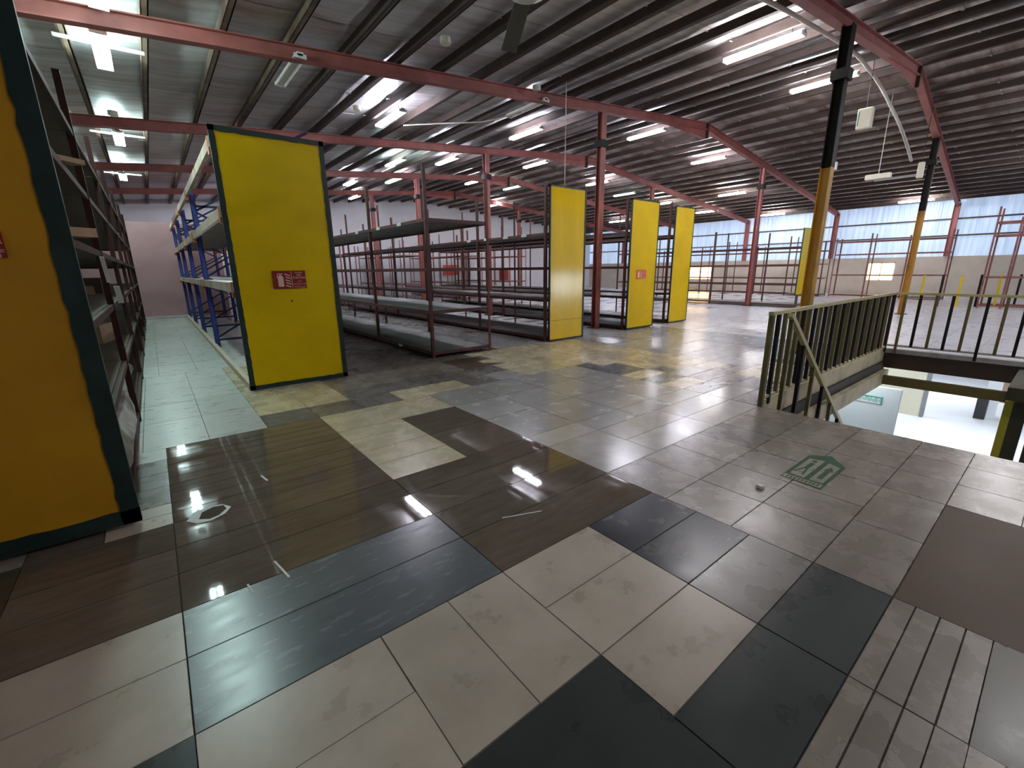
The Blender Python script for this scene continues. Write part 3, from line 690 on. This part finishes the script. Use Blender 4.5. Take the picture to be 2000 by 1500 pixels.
item('paper_sheet', 'white paper hanging at the front of the left rack, upper', 'paper', (-.285, 5.1, 1.56), (-.282, 5.25, 1.35), .03, .004, M['paper'])
item('paper_sheet', 'white paper tag hanging lower in the left rack', 'paper', (-.285, 6.2, 1.3), (-.282, 6.35, 1.12), .05, .004, M['paper'])
for i in range(12):
    y = 4.0+i*.85+rnd.uniform(-.2, .2); z = rnd.choice((.626, 1.156, 1.626, 2.106)); h = rnd.uniform(.06, .22)
    mm = rnd.choice([(M['card'], 'brown'), (M['board'], 'dark'), (M['deck'], 'grey')])
    o = MB().box(-.2, -.2, 0, .2, .2, h).build('cardboard_box', mm[0], None, loc=(-.62-rnd.uniform(0, .4), y, z), rot=(0, 0, rnd.uniform(-.4, .4)))
    ordn = ['nearest', 'second', 'third', 'fourth', 'fifth', 'sixth', 'seventh', 'eighth', 'ninth', 'tenth', 'eleventh', 'farthest'][i]
    lvl = {.626: 'low', 1.156: 'waist-high', 1.626: 'eye-level', 2.106: 'upper'}[z]
    tag(o, '%s dusty %s carton counted inwards, on the %s shelf of the left rack' % (ordn, mm[1], lvl), 'box', 'cartons left on the left rack')

# price labels on the beams of the open rack, round stain on its deck
for x, y, z in ((3.448, 7.3, 2.175), (3.448, 8.2, 2.175), (3.448, 9.3, 2.175), (5.965, 7.0, 2.06), (5.965, 7.6, 2.06), (5.965, 8.3, 2.06), (5.965, 9.0, 2.06), (3.448, 7.6, .075)):
    LB = {(3.448, 7.3): 'first white price strip on the top shelf edge of the open brown rack', (3.448, 8.2): 'second white price strip along the top shelf edge of the open brown rack', (3.448, 9.3): 'third white price strip along the top shelf edge of the open brown rack', (5.965, 7.0): 'white price strip nearest the second yellow panel, top shelf edge', (5.965, 7.6): 'second price strip left from the second yellow panel, top shelf edge', (5.965, 8.3): 'third price strip left from the second yellow panel, top shelf edge', (5.965, 9.0): 'fourth price strip left from the second yellow panel, top shelf edge', (3.448, 7.6): 'white price strip on the bottom shelf edge of the open brown rack'}[(x, y)]
    tag(MB().box(x-.004, y, z-.025, x, y+.16, z+.025).build('shelf_label', M['paper']), LB, 'label', 'price strips on rack shelves')

# ------------------------------------------------------------------ railing, stair opening, stairs
t = thing('stair_railing', 'olive and black steel railing along the left side of the stair opening', 'railing', (4.76, 1.84, 0), 'stair railings')
def bal(x, y, z0, z1, m, t, w=.036, name='baluster', label=None):
    return MB().box(-w/2, -w/2, 0, w/2, w/2, z1-z0).build(name, m, t, loc=(x, y, z0), label=label)
RL = 4.72
MB().bar((-.02, 0, .965), (RL, 0, .965), .05, .035).build('top_rail', M['olive_l'], t)
MB().bar((.0, 0, .09), (RL, 0, .09), .03, .03).build('bottom_rail', M['olive_l'], t)
n = 27
for i in range(n+1):
    x = .17*i+.012 if i < n else RL-.02
    end = i in (0, n)
    bal(x, 0, 0 if end or i == 1 else .09, .95, M['olive' if i % 2 == 0 else 'black'], t, .045 if end else .036, 'post' if end else 'baluster', 'black' if i % 2 else None)
t = thing('stair_railing', 'olive and black railing along the far side of the stair opening', 'railing', (9.47, 1.7, 0), 'stair railings')
MB().bar((0, .12, .965), (0, -3.9, .965), .05, .035).build('top_rail', M['olive_l'], t)
MB().bar((0, .12, .12), (0, -3.9, .12), .03, .03).build('bottom_rail', M['kerb'], t)
for i in range(21):
    bal(0, -.187*i, .0 if i % 5 == 0 else .12, .95, M['olive' if i % 2 == 0 else 'black'], t, .036, 'baluster', 'black' if i % 2 else None)
# handrail going down the stairs
t = thing('stair_handrail', 'olive sloping handrail with balusters going down into the opening', 'handrail', (4.9, 1.72, 0))
SL = -.72
MB().bar((.0, 0, .95), (3.6, 0, .95+SL*3.6), .045, .045).build('sloping_rail', M['olive_l'], t)
for i in range(9):
    x = .05+.42*i; bal(x, 0, SL*x-.08, .93+SL*x, M['olive' if i % 2 == 0 else 'black'], t, .036, 'baluster', 'black' if i % 2 else None)
st = thing('staircase', 'cream stairs going down through the floor opening', 'stairs', (HX0+.1, .3, -.2))
for s in (0.0, 1.42): MB().bar((0, s, -.12), (4.1, s, -.12-.72*4.1), .06, .24).build('stringer', M['cream'], st)
for i in range(16): MB().box(.02+.25*i, .04, -.04-.18*i, .30+.25*i, 1.38, -.0-.18*i).build('tread', M['slab'], st)
# edges of the opening
struct(MB().box(HX0-.02, HY1-.02, -.16, HX1+.1, HY1+.0, .05).build('trim_2', M['cream']))
struct(MB().box(HX0+.1, HY1-.12, -.52, HX1, HY1-.02, -.30).build('trim_3', M['cream']))
struct(MB().box(HX0+.1, HY1-.05, -.30, HX1, HY1-.022, -.165).build('trim_gap_shade', M['dbrown']))  # dark plate across the gap, the recess shade put into its colour
struct(MB().box(HX1-.02, HY0, -.02, HX1+.12, HY1, .05).build('trim_5', M['kerb']))
struct(MB().box(HX1-.03, HY0, -.27, HX1-.02, HY1, -.02).build('trim_6', M['dbrown']))
struct(MB().box(HX1-.32, HY0, -.50, HX1-.22, HY1, -.36).build('trim_7', M['olive']))
pier = thing('support_pier', 'dark olive steel pier with a yellow edge at the right of the stair opening', 'pillar', (8.3, .1, -3.2))
MB().box(-.12, .125, 0, .02, .20, 2.93).build('yellow_edge', M['yellowe'], pier, label='yellow painted strip')
MB().box(-.12, -.0, 0, .1, .125, 2.99).build('pier_body', M['darko'], pier)
MB().box(-.12, -.42, 0, .1, -.05, 2.99).build('pier_body', M['darko'], pier)
MB().box(-.12, -.06, 1.7, .1, .01, 1.8).build('tie_plate', M['darko'], pier)
struct(MB().box(HX0+3.2, -.5, -.21, HX1, .3, -.05).build('trim_8', M['darko']))

# ------------------------------------------------------------------ floor below
LZ = -3.2
struct(MB().box(XL, -9, LZ-.1, 30, 12, LZ).build('floor_lower', M['lwhite']))
b = MB(); b.box(26, -9, LZ, 26.2, 12, -.2); b.box(2, -9, LZ, 26, -8.8, -.2); b.box(2, 9, LZ, 26, 9.2, -.2); b.box(2, -9, LZ, 2.2, 9, -.2)
struct(b.build('wall_lower', M['lwhite']))
struct(MB().box(18.1, 2.35, LZ, 18.3, 3.55, -.2).build('wall_cream', M['lcream']))
struct(MB().box(18.08, 2.27, LZ, 18.32, 2.35, -.2).build('trim_9', mat('grey_edge', (.2, .21, .23), .6)))
struct(MB().box(12.5, 1.98, LZ, 12.6, 3.6, -1.26).build('wall_partition', M['lgrey']))
t = thing('direction_sign', 'white sign with green script on the grey partition below the stairs', 'sign', (12.49, 2.84, -1.65))
MB().box(-.004, -.56, 0, 0, 0.02, .19).build('sign_board', M['lgrey'], t)
b = MB(); rnd = random.Random(9)
for i in range(20):
    y = -.02-i*.026; z0 = .045+rnd.uniform(-.02, .03); b.box(-.008, y-.012, z0, -.004, y-.003, .14+rnd.uniform(-.05, .03))
b.box(-.008, -.54, .14, -.004, 0, .165); b.box(-.008, -.012, .0, -.004, .01, .17); b.box(-.008, -.56, .0, -.004, -.54, .17)
b.build('green_script', M['signg'], t)
g = bpy.data.objects.new('window_3', None); COL.objects.link(g); struct(g); g.location = (25.98, 5.4, -2.6)
MB().box(-.02, 0, 0, 0, 2.6, 1.6).build('pane', M['lglass'], g); MB().box(-.05, 1.25, 0, 0, 1.35, 1.6).build('window_frame', M['white'], g)
tag(MB().box(-.15, -.12, 0, .15, .12, .75).build('waste_bin', M['dark'], None, loc=(19.3, 1.15, LZ)), 'dark bin standing on the white floor of the level below', 'bin')
struct(MB().box(19.6, .85, LZ, 19.9, 1.15, -.2).build('trim_10', M['lwhite']))
tag(MB().box(-.12, -.12, 0, .12, .12, .7).build('wooden_stool', M['card'], None, loc=(22.2, .9, LZ)), 'small brown wooden stand on the level below, far right', 'stand')

# ------------------------------------------------------------------ small things
# barrier posts beyond the opening
for i in range(7):
    x, y = 20.3+i*.36, 3.75-i*.42
    lab = ['first black barrier post from the far yellow column', 'first yellow barrier post, just right of the far yellow column', 'second black barrier post behind the railing', 'second yellow barrier post behind the railing',
           'third black barrier post behind the railing', 'third yellow barrier post behind the railing', 'last black barrier post at the right edge'][i]
    o = MB().tube([(0, 0, 0), (0, 0, 1.06)], .03, 8).build('barrier_post', M['black' if i % 2 == 0 else 'yellow'], None, loc=(x, y, 0)); tag(o, lab, 'post', 'barrier posts beyond the stairs')
# arrow sticker on the floor
t = thing('floor_sticker', 'worn green arrow-shaped exit sticker on the floor tiles near the stairs', 'sticker', (3.2, .8, .0012))
MB().prism([(0, 0), (.5, .0), (.66, .13), (.56, .25), (.02, .25)], 'z', 0, .0012).build('sticker_base', M['decalg'], t)
MB().prism([(.10, .02), (.46, .02), (.50, .10), (.10, .10)], 'z', .0012, .0018).build('arrow_panel', M['decalb'], t)
MB().prism([(.10, .13), (.52, .13), (.49, .225), (.11, .225)], 'z', .0012, .0018).build('figure_panel', M['decalb'], t)
MB().prism([(.015, .01), (.075, .01), (.08, .24), (.025, .24)], 'z', .0012, .0018).build('caption_strip', M['decalb'], t)
MB().prism([(.16, .045), (.34, .045), (.34, .03), (.43, .06), (.34, .09), (.34, .075), (.16, .075)], 'z', .0018, .0022).build('arrow_symbol', M['decalg'], t)
b = MB(); b.prism([(.42, .17), (.46, .16), (.48, .18), (.45, .2)], 'z', .0018, .0022); b.prism([(.28, .165), (.41, .16), (.41, .19), (.28, .195)], 'z', .0018, .0022); b.prism([(.15, .15), (.29, .165), (.29, .18), (.15, .165)], 'z', .0018, .0022); b.prism([(.17, .21), (.29, .18), (.29, .195), (.17, .222)], 'z', .0018, .0022)
b.build('figure_symbol', M['decalg'], t)
b = MB()
for i in range(9): b.prism([(.03+.008*(i % 3), .025+i*.023), (.065, .025+i*.023), (.065, .038+i*.023), (.03, .038+i*.023)], 'z', .0018, .0022)
b.build('worn_caption', M['decalg'], t)
o = crumple('small white crumb of plaster on the tiles left of the green sticker', 'plaster_crumb', 2.90, 2.94, 1.04, 1.08, .001, .025, M['plaster'], 'debris', seed=8)
# ceiling fan
t = thing('ceiling_fan', 'dark olive ceiling fan blade hanging in at the top edge', 'fan', (2.12, 2.47, 3.1))
MB().tube([(0, 0, 1.4), (0, 0, .12)], .014, 8).build('down_rod', M['fan'], t)
MB().tube([(0, 0, .12), (0, 0, .09), (0, 0, -.03), (0, 0, -.06)], [.05, .12, .12, .06], 16).build('motor', M['white'], t)
for k in range(3):
    a = math.atan2(.92, .54)+k*2*math.pi/3
    b = MB(); b.hexa([(.12, -.05, .0), (.86, -.06, .0), (.86, .06, .02), (.12, .05, .02), (.12, -.05, .006), (.86, -.06, .006), (.86, .06, .026), (.12, .05, .026)]); b.build('blade', M['fan'], t, rot=(0, 0, a))
# hanging emergency light and other hanging fittings
def hang(name, label, x, y, z, ztop, m, sx=.1, sy=.16, sz=.24, cat='lamp', wire='wire'):
    t = thing(name, label, cat, (x, y, z)); MB().tube([(0, 0, sz/2), (.02, .01, (ztop-z)*.5), (0, 0, ztop-z)], .008, 6).build('cable', M[wire], t)
    b = MB(); b.box(-sx/2, -sy/2, -sz/2, sx/2, sy/2, sz/2); bo = b.build('housing', m, t)
    md = bo.modifiers.new('bevel', 'BEVEL'); md.width = .02; md.segments = 2; return t
t = hang('emergency_light', 'white hanging emergency light with a green stripe, right of the black column', 11.3, 3.18, 4.15, zr(11.3)+.14, M['ivory'], .14, .24, .36)
MB().box(-.075, .08, -.12, -.072, .10, .12).build('green_stripe', M['signg'], t)
hang('security_camera', 'cream security camera hanging on a cable left of the far yellow column', 14.0, 3.48, 3.46, zr(14)+.14, M['ivory'], .12, .5, .12, 'camera', 'ivory')
hang('lamp_holder', 'white lamp holder on a cable left of the far yellow column top', 15.2, 2.95, 3.65, zr(15.2)+.14, M['ivory'], .12, .12, .36, 'lamp holder')
hang('lamp_holder', 'tiny white lamp holder right of the black column, midway down the roof slope', 14.6, 4.6, 3.95, zr(14.6)+.14, M['white'], .1, .1, .2, 'lamp holder')
for x, y, lab in ((3.71, 6.06, 'round white junction box beside the fan blade, upper middle'), (3.67, 9.34, 'round white junction box left of the violet light'), (6.19, 6.96, 'round cream junction box above the unlit cream batten light'),
                  (-.55, 12.0, 'white round box by the left rack top'), (-.03, 11.2, 'white round box above the small greenish light')):
    tag(MB().tube([(0, 0, .06), (0, 0, .05), (0, 0, -.02), (0, 0, -.03)], [.03, .075, .075, .05], 12).build('junction_box', M['ivory'], None, loc=(x, y, zr(x)-.06)), lab, 'junction box', 'ceiling junction boxes')
# cables
def cable(label, pts, r, m, name='cable'):
    P_ = []
    pts = [Vector(p) for p in pts]
    for i in range(len(pts)-1):
        a, b_, c, d = pts[max(i-1, 0)], pts[i], pts[i+1], pts[min(i+2, len(pts)-1)]
        for k in range(5):
            s_ = k/5; P_.append(.5*((2*b_)+(c-a)*s_+(2*a-5*b_+4*c-d)*s_*s_+(3*b_-a-3*c+d)*s_**3))
    P_.append(pts[-1]); return tag(MB().tube(P_, r, 7).build(name, m, smooth=True), label, 'cable')
cable('thick grey conduit cable crossing to the black column and drooping beyond', [(5.0, 3.08, 4.45), (6.39, 3.1, 4.6), (7.56, 3.1, 4.72), (9.83, 3.12, 4.90), (11.22, 3.2, 4.94), (11.9, 3.2, 4.86), (12.3, 3.1, 4.6), (12.8, 2.95, 4.2), (13.4, 2.9, 3.9), (13.7, 2.85, 3.65)], .03, M['cable'])
cable('slack dark cable hanging from the purlins left of the unlit cream light', [(4.9, 9.9, 4.5), (5.6, 9.3, 4.52), (6.2, 8.6, 4.5), (6.6, 7.9, 4.58)], .014, M['cable'])
cable('thin white drop wire above the second yellow panel', [(6.6, 6.6, zr(6.6)), (6.6, 6.6, 2.95)], .008, M['paper'])
# signs and boxes at the back
tag(MB().box(0, 0, 0, 1.1, .03, .62).build('wall_sign', M['signred2'], None, loc=(14.4, 24.9, 1.1)), 'red and white sign on the far gable wall seen through the racks', 'sign')
tag(MB().box(0, 0, 0, .6, .25, .9).build('hose_cabinet', M['signred'], None, loc=(18.8, 24.7, .6)), 'red fire hose cabinet on the far gable wall seen through the racks', 'cabinet')
